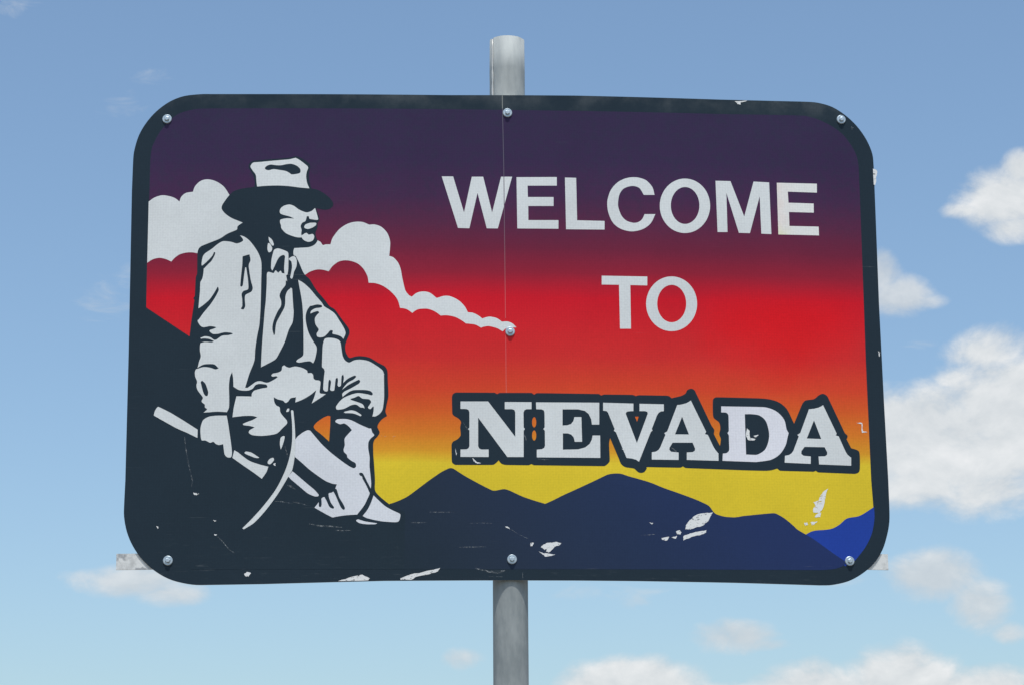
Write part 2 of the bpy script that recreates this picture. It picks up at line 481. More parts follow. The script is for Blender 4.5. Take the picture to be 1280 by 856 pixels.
back_v = [g_ for g_ in dup_['geom'] if isinstance(g_, bmesh.types.BMVert)]
for v in back_v: v.co.y += PANEL_T
vmap = dup_['vert_map']
for f_ in back_f: f_.material_index = 1
bmesh.ops.reverse_faces(bm, faces=back_f)
for e_ in [e_ for f_ in front for e_ in f_.edges if len(e_.link_faces) == 1]:
    a_, b_ = e_.verts
    lp = e_.link_loops[0]
    if lp.vert != a_: a_, b_ = b_, a_
    f_ = bm.faces.new([b_, a_, vmap[a_], vmap[b_]]); f_.material_index = 1
panel = link('sign_panel', bm, [M_BORDER, M_ALU], sign)
panel['label'] = 'rounded sheet metal panel with a dark printed border'

# --- sunset ground
sun_poly = smooth(PX((186.9, 238), (188, 200), (191, 182), (203, 161), (221, 144), (243, 137), (262, 136, c), (640, 138, c), (900, 143, c), (1003, 145),
    (1030, 153), (1053, 168), (1068, 189), (1073, 206), (1075.5, 262, c), (1082.2, 450, c), (1089, 600, c), (1092.2, 640, c), (1060, 664, c), (1000, 684, c),
    (480, 668, c), (300, 640, c), (300, 470, c), (240, 422.5, c), (182.8, 384.5, c), (183.9, 328, c)))
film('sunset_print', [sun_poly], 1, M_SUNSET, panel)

# --- clouds
cl1 = smooth(I((97, 320, c), (140, 290), (200, 272), (260, 280), (300, 295), (332, 320, c), (345, 285), (380, 255), (435, 245, c), (450, 205), (490, 165),
    (545, 150), (610, 165), (670, 205), (715, 270, c), (850, 480, c), (800, 600, c), (470, 715, c), (430, 708), (380, 710), (330, 725), (290, 755), (270, 778, c),
    (230, 760), (180, 750), (130, 760), (86, 787, c)))
cl2 = smooth(J((165, 250, c), (185, 260), (205, 287, c), (230, 280), (263, 280, c), (280, 230), (330, 165), (390, 125), (450, 108), (510, 110), (560, 130, c),
    (600, 128), (650, 145), (695, 190), (718, 250), (718, 310), (712, 368, c), (745, 380), (780, 420), (800, 470), (815, 550), (835, 630), (860, 665))
    + K((150, 252, c), (190, 222), (240, 212), (290, 222), (342, 262, c), (400, 245), (450, 250), (510, 280), (555, 325), (580, 370, c), (620, 375), (660, 395),
    (690, 418, c), (720, 408), (750, 404), (800, 415), (840, 442, c), (880, 440), (920, 455), (950, 485, c), (910, 485), (875, 490), (845, 515, c), (800, 490),
    (740, 475), (700, 480), (680, 487, c), (640, 465), (600, 458), (565, 455, c), (530, 430), (480, 405), (420, 393), (372, 395, c), (330, 365), (280, 345),
    (230, 343), (190, 350), (155, 375, c), (120, 350), (90, 340), (62, 337, c))
    + J((775, 700), (730, 645), (670, 600), (610, 577), (555, 573, c), (545, 520), (510, 460), (460, 420), (390, 402), (330, 410), (280, 445), (250, 485, c),
    (200, 473), (160, 472), (110, 487), (70, 512, c), (-60, 480, c), (-100, 330, c), (60, 260, c)))
film('cloud_print', [cl1], 2, M_WHITE, panel)
film('cloud_print', [cl2], 2, M_WHITE, panel)

# --- mountains
blue = smooth(N((470, 440, c), (498, 442, c), (540, 420), (580, 412), (640, 408), (690, 398), (740, 370), (790, 328), (860, 315), (900, 300), (985, 245, c), (987, 330),
    (970, 430), (930, 520), (880, 590), (835, 640), (780, 668, c)))
film('hill_print', [blue], 2, M_BLUE, panel)
mts = smooth(L((-80, 400, c), (40, 315, c), (80, 302), (150, 270), (220, 220), (300, 160), (380, 105), (430, 80), (450, 77), (470, 85), (540, 130), (640, 185), (720, 225),
    (745, 227), (800, 217), (840, 228), (920, 265), (1000, 293), (1075, 315, c), (1120, 295), (1200, 255))
    + M((200, 225), (330, 165), (420, 122), (460, 114), (510, 114), (560, 130), (700, 170), (800, 210), (900, 245), (1000, 282), (1060, 308), (1100, 330), (1130, 370, c),
    (1150, 385), (1200, 400), (1270, 405))
    + N((50, 310), (100, 305), (200, 295), (270, 290), (300, 300), (350, 330), (410, 380), (440, 408), (498, 442, c), (560, 480), (650, 545), (720, 595), (790, 640, c),
    (760, 668), (700, 688), (600, 696, c)) + PX((920, 711.5, c), (640, 711, c), (480, 711, c)))
film('mountain_print', [mts], 3, M_MOUNT, panel)

# --- the prospector: dark silhouette, pale shapes on it, dark strokes on those
sil = smooth(A((165, 390, c), (200, 362), (260, 343), (320, 335), (355, 330, c), (358, 300), (350, 250), (330, 215), (312, 180), (320, 147), (350, 130), (450, 121),
    (560, 113), (640, 104), (672, 96), (720, 115), (770, 150), (782, 180), (772, 220), (770, 260), (780, 310), (792, 342), (830, 350), (880, 375), (930, 415), (955, 450),
    (955, 475), (930, 498), (890, 505), (850, 498), (826, 494, c), (838, 530), (850, 562), (850, 588), (838, 605), (836, 640), (822, 680), (828, 720), (836, 742),
    (812, 773), (770, 790), (700, 795), (660, 797, c))
    + B((836, 270), (838, 300), (855, 310, c), (880, 360), (905, 420), (925, 452))
    + D((290, 60), (340, 140), (400, 210), (440, 262), (480, 288), (540, 370), (585, 430), (592, 470), (572, 520), (560, 560), (564, 610), (590, 653), (630, 645), (670, 640),
    (740, 650), (810, 690), (862, 718), (882, 755), (885, 830))
    + Gz((828, 330), (815, 400), (806, 450), (818, 485, c), (780, 510), (755, 540), (745, 570), (761, 610), (745, 642), (720, 670), (712, 705), (713, 780))
    + H((1026, 200), (1034, 300), (1040, 400), (1041, 480), (1080, 528), (1140, 577, c), (1260, 640, c), (1250, 1053, c), (-300, 1053, c), (-300, 300, c))
    + C((42, 312, c), (55, 200), (70, 100)) + B((79, 645), (72, 630), (82, 612), (86, 540), (90, 470), (100, 440), (101, 360), (102, 290))
    + I((478, 682), (500, 660), (560, 635), (640, 603), (700, 565), (770, 535), (777, 508), (815, 480, c), (730, 445), (680, 410), (655, 375), (660, 345), (690, 300)))
film('figure_silhouette', [sil], 4, M_BORDER, panel)

W = []
W.append(A((325, 170), (345, 145), (400, 140), (480, 132), (560, 125), (620, 120), (670, 108, c), (700, 125), (740, 155), (765, 180), (755, 215), (750, 250), (757, 300),
    (775, 342, c), (700, 335), (620, 325), (540, 320), (450, 322), (375, 328, c), (370, 290), (365, 240), (345, 210), (328, 185)))
W.append(A((548, 520), (555, 495), (580, 475), (620, 465), (655, 475), (690, 500), (720, 515), (755, 525), (790, 515), (818, 492, c), (830, 530), (842, 575), (835, 583),
    (800, 579), (775, 573), (770, 556), (755, 556), (745, 590), (720, 605), (708, 630), (715, 660), (712, 690), (720, 714), (680, 715), (630, 700), (590, 680), (560, 645),
    (558, 625), (550, 600), (555, 580), (600, 570), (660, 572, c), (620, 555), (580, 545), (555, 535)))
W.append(A((735, 635), (745, 618), (780, 605), (825, 605), (825, 622), (800, 640), (765, 652), (740, 645)))
W.append(A((716, 702), (740, 685), (755, 682), (770, 695), (800, 690), (812, 710), (800, 740), (765, 750), (730, 735), (716, 715)))
W.append(A((463, 711, c), (490, 735), (503, 770), (495, 780), (475, 760), (465, 735)))
W.append(A((460, 760), (475, 766), (490, 795), (485, 820), (465, 830), (455, 810), (455, 780)))
# coat, sleeve and thigh
W.append(B((428, 150, c), (460, 160), (500, 190), (540, 240), (570, 290), (590, 350), (592, 420), (590, 500), (588, 600), (585, 700))
    + C((584, 110), (576, 220), (560, 300), (545, 400), (540, 480), (528, 522), (500, 590), (467, 697, c))
    + F((180, 270), (215, 245), (245, 225), (280, 220), (330, 232), (380, 210), (410, 190, c), (400, 182), (370, 185), (362, 175), (375, 162), (410, 155), (438, 140),
    (445, 110), (460, 100), (475, 110), (500, 118), (545, 108), (600, 120), (635, 140), (640, 158), (665, 158), (680, 170), (685, 200), (700, 212), (735, 220), (735, 260),
    (730, 300), (738, 314), (778, 318, c), (740, 345), (670, 390, c), (690, 340), (705, 288, c), (660, 325), (600, 360), (545, 382, c), (550, 342, c), (510, 350), (490, 375),
    (470, 385), (450, 368), (410, 358), (380, 342, c), (385, 380), (400, 405), (425, 420), (430, 455), (450, 485), (480, 520), (480, 545), (450, 575), (410, 615), (370, 628),
    (290, 637), (220, 632), (190, 615), (195, 595), (220, 580), (235, 572, c), (200, 562), (150, 555), (145, 545), (180, 530), (220, 515), (255, 495, c), (220, 485),
    (170, 484), (120, 488), (65, 495, c), (75, 420), (95, 335, c), (140, 335), (210, 337, c), (215, 310), (235, 290), (290, 275), (325, 270), (332, 260), (320, 245),
    (270, 240), (240, 250), (220, 275), (190, 290), (150, 292), (110, 285), (72, 262, c), (70, 200), (62, 150, c), (45, 190), (38, 260), (40, 350), (38, 420), (22, 456, c))
    + E_((560, 208), (500, 212), (455, 215, c), (482, 190), (465, 175), (465, 155), (440, 130), (450, 100), (410, 45))
    + C((95, 682), (100, 650), (85, 610), (85, 570), (105, 540), (115, 500), (128, 460), (122, 420), (122, 380), (130, 335), (118, 290), (122, 230), (105, 195), (106, 150))
    + B((110, 710), (115, 650), (122, 580), (125, 510), (140, 480), (148, 440), (150, 400), (135, 378), (136, 350), (145, 310), (165, 285), (210, 255), (260, 215), (300, 195),
    (360, 200), (400, 212), (430, 205), (452, 190), (446, 172)))
# hand on the handle, the pick
W.append(E_((460, 265), (500, 245), (560, 238), (632, 238, c), (645, 310), (655, 380), (665, 450), (672, 520), (665, 555), (635, 555), (615, 530), (605, 455, c), (575, 462),
    (550, 455), (530, 438), (505, 445), (470, 428), (440, 425), (432, 380), (432, 330), (445, 285)))
W.append(E_((75, 235), (85, 200), (105, 172), (125, 178), (200, 215), (300, 275), (410, 345, c), (408, 408, c), (330, 370), (250, 335), (150, 280), (80, 240)))
W.append(E_((690, 502, c), (720, 520), (800, 580), (880, 610), (950, 628, c), (935, 670), (900, 720, c), (840, 675), (760, 620), (675, 560, c)))
W.append(E_((768, 520), (780, 512), (820, 520), (860, 545), (880, 560), (850, 560), (810, 545), (775, 530)))
W.append(H((260, 270), (275, 250), (300, 242), (305, 260), (280, 288), (262, 285)))
W.append(H((355, 182, c), (348, 140), (355, 95), (381, 84), (380, 110), (368, 150)))
W.append(F((475, 450), (485, 430), (498, 430), (495, 450), (478, 455)))
W.append(H((429, -98), (437, -104), (446, -98), (452, -40), (457, 20), (460, 100), (456, 230), (438, 330), (408, 382), (330, 510), (240, 630), (160, 715), (86, 762, c), (75, 755, c),
    (150, 680), (230, 590), (320, 470), (385, 340), (420, 230), (437, 120), (437, 0)))
# boot and far leg
W.append(H((458, 112, c), (480, 85), (520, 55), (550, 42), (572, 48), (650, 140), (720, 205), (790, 260), (850, 302), (885, 318), (902, 305), (897, 280), (870, 265), (840, 240),
    (835, 220), (815, 200), (812, 180), (820, 150), (818, 110), (828, 88), (872, 40, c))
    + Gz((520, 560), (490, 542), (460, 548), (430, 535), (422, 525), (440, 510), (500, 508), (550, 520), (620, 555), (680, 580), (696, 580, c), (705, 610), (720, 632), (690, 660),
    (675, 690), (675, 740), (685, 800))
    + H((1000, 300), (1008, 380), (1012, 440), (1002, 500), (985, 540), (960, 590), (910, 655, c), (850, 658), (790, 665), (730, 676, c), (680, 650), (600, 605, c), (650, 540),
    (665, 528), (690, 530), (705, 500), (725, 495), (745, 480), (755, 455), (763, 435, c), (730, 430), (680, 410), (620, 370), (560, 325), (510, 280), (457, 235, c)))
W.append(H((440, 340, c), (470, 365), (540, 425), (600, 475), (630, 510), (625, 522), (600, 522), (550, 500), (490, 450), (430, 400), (410, 378, c)))
W.append(H((1030, 515, c), (1060, 545), (1110, 590), (1160, 620), (1222, 650), (1222, 680), (1210, 705), (1180, 710), (1100, 705), (1040, 695), (980, 680), (950, 665, c), (985, 620), (1010, 570)))
W.append(H((903, 695), (920, 690), (970, 705), (1055, 718), (1040, 725), (980, 725), (930, 718), (908, 705)))
# shirt and collar
W.append(B((633, 445), (642, 430), (660, 432), (685, 438), (700, 418), (720, 435), (738, 420), (750, 438), (775, 445), (785, 480), (790, 520), (800, 548), (825, 555), (830, 620), (835, 700))
    + C((838, 120), (830, 200), (800, 260), (770, 350), (730, 430), (700, 480), (640, 515), (588, 542, c), (593, 430), (600, 320), (610, 200), (618, 100)) + B((625, 650), (632, 520)))
W.append(B((690, 260), (715, 250), (740, 255), (790, 275), (798, 300), (797, 400), (790, 450), (770, 455, c), (765, 400), (772, 310), (760, 300), (735, 310), (715, 335), (690, 390),
    (675, 420, c), (665, 400), (668, 340), (680, 285)))
W.append(B((800, 330), (830, 310), (850, 315), (862, 345), (858, 390), (840, 430), (832, 470), (822, 482), (812, 470), (820, 430), (825, 390), (820, 350)))
# coat front and near arm
W.append(D((200, 62, c), (240, 85), (290, 130), (340, 190), (380, 235), (400, 265), (440, 290), (480, 320), (520, 380), (550, 430), (562, 470), (545, 512, c), (530, 495), (500, 482),
    (462, 472), (465, 450), (445, 447), (420, 475), (395, 495), (365, 500), (345, 492), (342, 470), (357, 440), (332, 400), (328, 355), (345, 328), (360, 312), (350, 300), (320, 308),
    (295, 318), (300, 298), (330, 280), (365, 275), (383, 268), (378, 255), (345, 250), (310, 258), (290, 262, c), (268, 295), (257, 340), (262, 400), (282, 470), (315, 530), (340, 570),
    (340, 610), (328, 665), (315, 695, c), (290, 680), (255, 682), (210, 690), (186, 683), (195, 668), (235, 640), (241, 610), (240, 430), (235, 290), (225, 200), (210, 120)))
# forearm, fingers, knee
W.append(D((400, 515), (420, 505), (460, 505), (500, 515), (522, 535), (530, 580), (540, 640), (560, 675), (590, 690), (630, 672), (680, 668), (740, 680), (800, 715), (845, 750), (858, 790))
    + Gz((794, 160), (795, 250), (795, 350), (785, 430), (765, 465), (730, 488), (700, 488, c), (640, 424), (615, 420), (580, 398), (540, 405), (490, 430), (445, 437), (430, 432), (430, 405),
    (478, 338, c), (470, 290, c), (482, 235), (488, 195), (482, 170), (470, 185), (466, 250), (452, 262), (440, 250), (443, 215), (438, 193), (425, 205), (415, 288), (398, 294), (383, 285),
    (390, 225), (380, 208), (370, 225), (365, 293), (345, 297), (330, 280), (335, 200), (342, 140))
    + D((403, 765), (398, 740), (382, 722), (384, 640), (388, 560)))
W.append(Gz((488, 455), (540, 442), (580, 450), (622, 478), (615, 487), (560, 466), (500, 463)))
cool = {15, 16, 17, 18}
for i, p in enumerate(W):
    film('figure_highlight', [smooth(p)], 5, M_WHITE_B if i in cool else M_WHITE, panel)

Dk = []
Dk.append(A((435, 185), (450, 170), (480, 160), (520, 165), (560, 165), (600, 157), (640, 155), (680, 170), (705, 195), (705, 220), (685, 230), (640, 235), (620, 222), (590, 208),
    (540, 200), (500, 195), (465, 203), (440, 197)))
Dk.append(B((238, 280), (235, 300), (210, 345), (180, 375), (150, 405), (125, 405), (125, 388), (140, 380), (165, 360), (200, 325), (220, 300), (228, 280)))
Dk.append(B((260, 543), (265, 570), (240, 620), (200, 680), (150, 740), (110, 795), (90, 790), (90, 715), (110, 708), (150, 680), (195, 640), (230, 590), (250, 555)))
Dk.append(B((450, 310), (500, 295, c), (508, 340), (495, 375), (500, 430), (510, 490), (525, 550), (515, 580), (470, 605), (465, 640), (468, 690), (455, 715), (435, 710), (445, 690),
    (445, 640), (440, 600), (455, 575), (490, 560), (490, 500), (482, 440), (475, 395, c), (468, 395), (460, 450), (450, 530), (440, 542), (430, 535), (435, 470), (445, 380), (447, 320)))
Dk.append(C((90, 190), (105, 200), (125, 228), (150, 240), (195, 232), (230, 235), (245, 242), (225, 252), (200, 260), (195, 270), (220, 290), (260, 290), (310, 278), (360, 282),
    (372, 290), (340, 300), (290, 305), (250, 332), (230, 335), (200, 315), (160, 308), (130, 318), (100, 318)))
Dk.append(C((105, 340), (140, 325), (190, 328), (228, 345), (210, 353), (160, 350), (128, 358), (105, 362)))
Dk.append(C((80, 558), (105, 545), (140, 525), (170, 518), (230, 520), (265, 550, c), (240, 558), (200, 545), (150, 540), (105, 553)))
Dk.append(C((128, 655), (140, 645), (165, 670), (185, 730), (180, 758), (165, 760), (150, 740), (138, 700)))
Dk.append(C((780, -118), (815, -64), (790, -36), (775, 5), (770, 80), (735, 150), (705, 210), (695, 290), (687, 303, c), (675, 250), (685, 190), (715, 120), (740, 80), (742, 40), (730, 0), (745, -41), (775, -81)))
Dk.append(Gz((470, 262), (482, 235), (520, 200), (570, 177), (582, 186), (560, 208), (520, 230), (490, 262), (470, 290)))
Dk.append(Gz((455, 310), (470, 290), (520, 250), (600, 209), (613, 222), (600, 240), (540, 275), (490, 300), (468, 325)))
Dk.append(Gz((425, 390), (480, 338), (530, 300), (570, 287), (650, 287), (690, 295), (709, 315), (700, 328), (670, 320), (600, 310), (550, 320), (490, 345), (455, 375), (425, 415)))
Dk.append(Gz((538, 355), (570, 345), (600, 333), (630, 352), (680, 358), (696, 380), (672, 420), (690, 433), (714, 412), (714, 450), (700, 492), (640, 495), (645, 424), (630, 395), (590, 378), (550, 365)))
Dk.append(H((925, 355), (940, 350), (955, 360), (985, 420), (1012, 470), (1030, 500), (1005, 510), (1000, 495), (975, 440), (950, 395), (945, 378), (930, 370)))
Dk.append(H((620, 530), (630, 560), (632, 595), (645, 600), (652, 580), (650, 540), (645, 515)))
Dk.append(H((672, 520), (690, 560), (710, 600), (735, 612), (742, 600), (720, 570), (705, 530), (700, 505)))
Dk.append(H((730, 470), (755, 520), (790, 600), (810, 620), (822, 612), (810, 580), (780, 530), (760, 470)))
for p in Dk:
    film('figure_stroke', [smooth(p)], 6, M_DARK, panel)
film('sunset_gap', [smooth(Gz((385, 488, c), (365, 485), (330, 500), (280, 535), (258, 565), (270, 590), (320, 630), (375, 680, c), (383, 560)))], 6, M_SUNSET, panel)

# --- the state's name on its dark outline
out = smooth(P((68, 120), (75, 100), (95, 92), (310, 93), (326, 101, c), (342, 94), (520, 94), (538, 104, c), (556, 95), (905, 100), (921, 109, c), (940, 103), (1100, 105), (1118, 112, c), (1140, 107))
    + Q((145, 106), (160, 109), (174, 120, c), (225, 108), (250, 95), (262, 75), (285, 68), (303, 80), (395, 272, c), (410, 295), (408, 318), (441, 383, c), (446, 345), (437, 318), (443, 290), (437, 255),
    (408, 230), (402, 205), (402, 130), (420, 115), (560, 118), (690, 123), (760, 140), (810, 180), (850, 260, c), (895, 152), (915, 132), (960, 125), (985, 105), (1010, 96), (1035, 112), (1130, 312, c),
    (1145, 328), (1140, 347, c), (1165, 395, c), (1205, 410), (1213, 440), (1213, 510), (1205, 530), (1180, 537), (985, 529), (970, 520, c), (955, 525), (775, 520), (757, 508, c), (725, 517), (690, 520),
    (570, 517), (255, 505), (237, 496, c), (220, 503), (60, 500), (35, 500))
    + P((1182, 524), (1168, 545), (1148, 551), (1130, 545), (1108, 526), (1060, 518), (1035, 500), (1020, 465), (972, 352, c), (966, 385), (970, 480), (955, 502), (935, 512), (540, 507), (522, 500, c),
    (505, 507), (375, 505), (350, 497), (335, 479, c), (320, 494), (300, 505), (90, 505), (72, 495), (67, 480), (66, 390), (75, 372), (100, 358), (118, 335), (115, 290), (120, 260), (105, 240), (80, 225), (70, 210)))
film('lettering_outline', [out], 4, M_DARK, panel)
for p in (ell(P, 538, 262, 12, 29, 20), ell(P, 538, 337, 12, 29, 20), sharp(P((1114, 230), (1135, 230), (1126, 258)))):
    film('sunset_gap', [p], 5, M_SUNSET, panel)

def letter(loops, mat=None, layer=5):
    o = film('letter', [loops], layer, mat or M_WHITE, panel)
    return o
letter([sharp(P((117, 143), (275, 143), (430, 345), (430, 205), (425, 192), (412, 187), (370, 187), (370, 146), (523, 147), (523, 187), (495, 187), (482, 193), (477, 207), (478, 290), (485, 300), (478, 310), (478, 460), (385, 460),
    (218, 235), (218, 398), (224, 411), (236, 417), (278, 417), (278, 460), (117, 459), (117, 417), (150, 416), (163, 410), (168, 398), (168, 308), (160, 300), (168, 292), (168, 205), (163, 191), (150, 186), (117, 185)))])
letter([sharp(P((548, 148), (910, 150), (910, 275), (868, 275), (864, 245), (850, 215), (828, 197), (790, 188), (700, 188), (700, 280), (725, 279), (748, 272), (762, 255), (768, 232), (808, 232), (812, 373), (770, 373), (764, 348),
    (750, 332), (730, 325), (702, 325), (702, 418), (790, 416), (830, 405), (855, 385), (867, 362), (872, 337), (915, 337), (916, 465), (553, 462), (553, 418), (582, 415), (595, 408), (600, 395), (599, 310), (590, 300), (598, 290),
    (597, 205), (592, 193), (580, 188), (550, 187)))])
letter([sharp(P((932, 150), (1105, 155), (1105, 198), (1078, 199), (1066, 203), (1061, 212), (1125, 380), (1187, 213), (1185, 203), (1172, 198), (1140, 198), (1140, 156), (1279, 159), (1279, 198), (1262, 200), (1250, 207), (1240, 222),
    (1210, 300), (1215, 308), (1204, 318), (1137, 487), (1122, 476), (1098, 469), (1066, 465), (1005, 318), (993, 310), (998, 300), (960, 207), (952, 198), (932, 195)))])
letter([sharp(Q((280, 132), (365, 305), (358, 318), (374, 322), (404, 385), (416, 405), (433, 425), (433, 465), (258, 460), (258, 419), (290, 417), (302, 410), (304, 398), (290, 365), (180, 365), (163, 392), (162, 405), (172, 415), (213, 419),
    (213, 460), (65, 458), (65, 418), (88, 414), (102, 405), (112, 390), (140, 322), (134, 312), (150, 303), (205, 158), (228, 155), (255, 148), (270, 140))), sharp(Q((232, 222), (193, 319), (270, 320)))])
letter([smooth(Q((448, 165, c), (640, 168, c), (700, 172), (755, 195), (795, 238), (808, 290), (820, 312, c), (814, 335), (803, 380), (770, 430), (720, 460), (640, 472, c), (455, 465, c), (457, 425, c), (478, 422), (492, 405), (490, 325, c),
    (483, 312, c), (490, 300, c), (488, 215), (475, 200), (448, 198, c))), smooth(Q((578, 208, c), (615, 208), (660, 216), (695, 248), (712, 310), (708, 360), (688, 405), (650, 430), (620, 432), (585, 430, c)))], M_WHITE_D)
letter([sharp(Q((1010, 158), (1085, 315), (1080, 325), (1096, 330), (1133, 412), (1145, 432), (1165, 448), (1165, 492), (988, 485), (985, 441), (1020, 440), (1032, 432), (1033, 418), (1018, 390), (908, 388), (890, 412), (890, 427), (902, 437), (942, 441),
    (942, 482), (798, 475), (800, 437), (822, 433), (836, 424), (846, 410), (876, 330), (868, 322), (884, 312), (932, 181), (960, 178), (985, 172), (1000, 165))), sharp(Q((960, 242), (920, 342), (1000, 345)))])

# --- WELCOME TO
letter([sharp(R((60, 103), (130, 103), (197, 325), (245, 105), (315, 105), (370, 325), (425, 105), (493, 105), (405, 423), (337, 422), (280, 205), (230, 422), (160, 420)))], None, 2)
letter([sharp(R((520, 108), (768, 107), (768, 160), (588, 160), (590, 230), (748, 230), (748, 285), (592, 285), (593, 372), (778, 372), (778, 425), (525, 423)))], None, 2)
letter([sharp(R((818, 110), (887, 112), (893, 373), (1062, 377), (1062, 430), (825, 428)))], None, 2)
letter([smooth(S((188, 217, c), (175, 170), (140, 130), (100, 113), (58, 108), (10, 115), (-40, 140), (-80, 185), (-100, 240), (-103, 280), (-95, 330), (-70, 385), (-30, 420), (20, 438), (65, 440), (120, 425), (165, 390), (193, 335, c),
    (127, 335, c), (110, 368), (85, 385), (55, 388), (15, 375), (-15, 345), (-33, 300), (-37, 270), (-30, 220), (-10, 185), (20, 168), (58, 162), (95, 175), (122, 217, c)))], None, 2)
letter([ell(S, 375, 284, 155, 167.5), ell(S, 376, 282, 88, 113.5)], None, 2)
letter([sharp(S((563, 130), (655, 132), (740, 350), (797, 135), (893, 140), (907, 458), (845, 455), (835, 225), (775, 452), (707, 450), (630, 205), (637, 445), (576, 445)))], None, 2)
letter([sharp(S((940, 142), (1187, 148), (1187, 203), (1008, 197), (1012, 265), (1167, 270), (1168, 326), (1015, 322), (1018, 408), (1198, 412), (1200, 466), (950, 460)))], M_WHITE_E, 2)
letter([sharp(T((97, 120), (553, 128), (553, 217), (383, 213), (390, 648), (280, 648), (270, 210), (97, 208)))], None, 2)
letter([ell(T, 796, 400, 255, 273), ell(T, 797, 398, 145, 187)], None, 2)

# --- butt joint between the two sheets of film
M_SEAM = film_mat('film_joint', lambda g, vec: g.mix(.16, sunset(g, vec), (.6, .6, .6, 1)), 0.02, 0.0)
M_SEAM2 = film_mat('film_joint_border', lambda g, vec: g.mix(.5, (*DARK, 1), (.5, .5, .45, 1)), 0.02, 0.0)
def strip(pts, hw):
    return sharp([(x - hw, y) for x, y in pts] + [(x + hw, y) for x, y in reversed(pts)])
film('film_joint', [strip([(628.1, 136), (629.7, 210), (631, 320), (631.8, 398)], .45)], 2.6, M_SEAM, panel)
film('film_joint', [strip([(632.1, 412), (632.6, 480), (633, 492)], .4)], 2.6, M_SEAM, panel)
film('film_joint', [strip([(627.8, 119.6), (628.1, 136)], .5)], 1.5, M_SEAM2, panel)

# --- chips and scratches through the print
def ragged(pts, amp=.55, n=3):
    o = []
    for i, p in enumerate(pts):
        q = pts[(i + 1) % len(pts)]
        for k in range(n):
            t = k / n
            o.append((p[0] + (q[0] - p[0]) * t + random.uniform(-amp, amp) * (k > 0), p[1] + (q[1] - p[1]) * t + random.uniform(-amp, amp) * (k > 0)))
    return o
chips = [L((1045, 605), (1065, 585), (1090, 575), (1150, 568), (1182, 578), (1160, 595), (1135, 605), (1115, 625), (1098, 640), (1078, 632), (1088, 615), (1070, 622)),
    L((1030, 632), (1062, 645), (1100, 648), (1142, 652), (1115, 663), (1080, 668), (1060, 655)), L((975, 575), (998, 575), (990, 597), (980, 600)),
    L((800, 462), (822, 466), (840, 484), (828, 480), (810, 470)),
    M((1126, 372), (1060, 378), (1010, 392), (970, 425), (945, 460), (942, 485), (975, 487), (1000, 478), (1060, 460), (1085, 440), (1105, 410)),
    M((930, 530), (975, 512), (1030, 500), (1085, 490), (1075, 510), (1040, 525), (985, 535), (928, 560)), M((880, 500), (905, 490), (918, 505), (905, 520), (885, 515)),
    M((780, 545), (835, 535), (820, 560), (790, 555)), M((850, 540), (885, 528), (880, 548)), M((700, 440), (730, 442), (720, 452)),
    N((658, 115), (630, 130), (605, 160), (590, 200), (550, 212), (565, 235), (548, 265), (552, 285), (590, 290), (612, 270), (632, 210), (640, 160)),
    N((560, 318), (578, 296), (608, 285), (600, 318)), N((485, 360), (505, 355), (515, 370), (495, 380)), N((530, 355), (580, 347), (560, 370), (540, 378)),
    L((110, 812), (180, 785), (260, 770), (330, 755), (375, 743), (360, 765), (300, 785), (220, 800), (180, 822), (110, 822)),
    X0((872, 177), (900, 168), (935, 160), (955, 170), (950, 175)), V((1000, 665), (1020, 650), (1048, 660), (1030, 685), (1005, 680)),
    Q((590, 285), (605, 300), (608, 340), (640, 345), (630, 355), (595, 350), (585, 330)), Q((625, 328), (655, 322), (640, 335)),
    P((185, 465), (200, 480), (215, 490), (235, 495), (215, 498), (200, 490), (190, 478)), P((1030, 410), (1060, 418), (1050, 422)),
    U((105, 97), (195, 92), (150, 105), (148, 120), (125, 118)), Q((1195, 255), (1225, 255), (1230, 300), (1255, 308), (1225, 312), (1222, 262)),
    V((635, 85), (660, 90), (680, 95), (660, 105), (640, 98)), V((785, 380), (805, 384), (800, 394), (788, 390)), V((775, 280), (800, 285), (790, 293)),
    V((372, 325), (388, 330), (384, 345)), PX((1097.5, 439), (1100.5, 440), (1099, 446)), H((300, 285), (318, 280), (318, 300), (305, 297)), P((88, 410), (97, 440), (93, 455))]
for p in chips:
    film('paint_chip', [ragged(sharp(p))], 7, M_CHIP, panel)

def scuff_mat():
    m_, g, b = material('rubbed_print')
    vec = g.n('ShaderNodeTexCoord').outputs['Object']
    b.inputs['Base Color'].default_value = (.55, .57, .57, 1); b.inputs['Roughness'].default_value = .7
    n_ = g.noise(vec, 260.0, 3.0, .7)
    tr = g.n('ShaderNodeBsdfTransparent'); mx = g.n('ShaderNodeMixShader')
    g.l(g.step(n_, .42, .72, .02, .48), mx.inputs[0]); g.l(tr.outputs[0], mx.inputs[1]); g.l(b.outputs[0], mx.inputs[2])
    g.l(mx.outputs[0], g.nt.nodes['Material Output'].inputs[0])
    return m_
M_SCUFF = scuff_mat()
def scratch(pts, hw):
    n = len(pts); a_, b_ = [], []
    for i, p in enumerate(pts):
        q0, q1 = pts[max(i - 1, 0)], pts[min(i + 1, n - 1)]
        dx, dy = q1[0] - q0[0], q1[1] - q0[1]; l_ = math.hypot(dx, dy)
        k = hw * (.35 if i in (0, n - 1) else 1) * random.uniform(.7, 1.2) / l_
        a_.append((p[0] - dy * k, p[1] + dx * k)); b_.append((p[0] + dy * k, p[1] - dx * k))
    return a_ + b_[::-1]
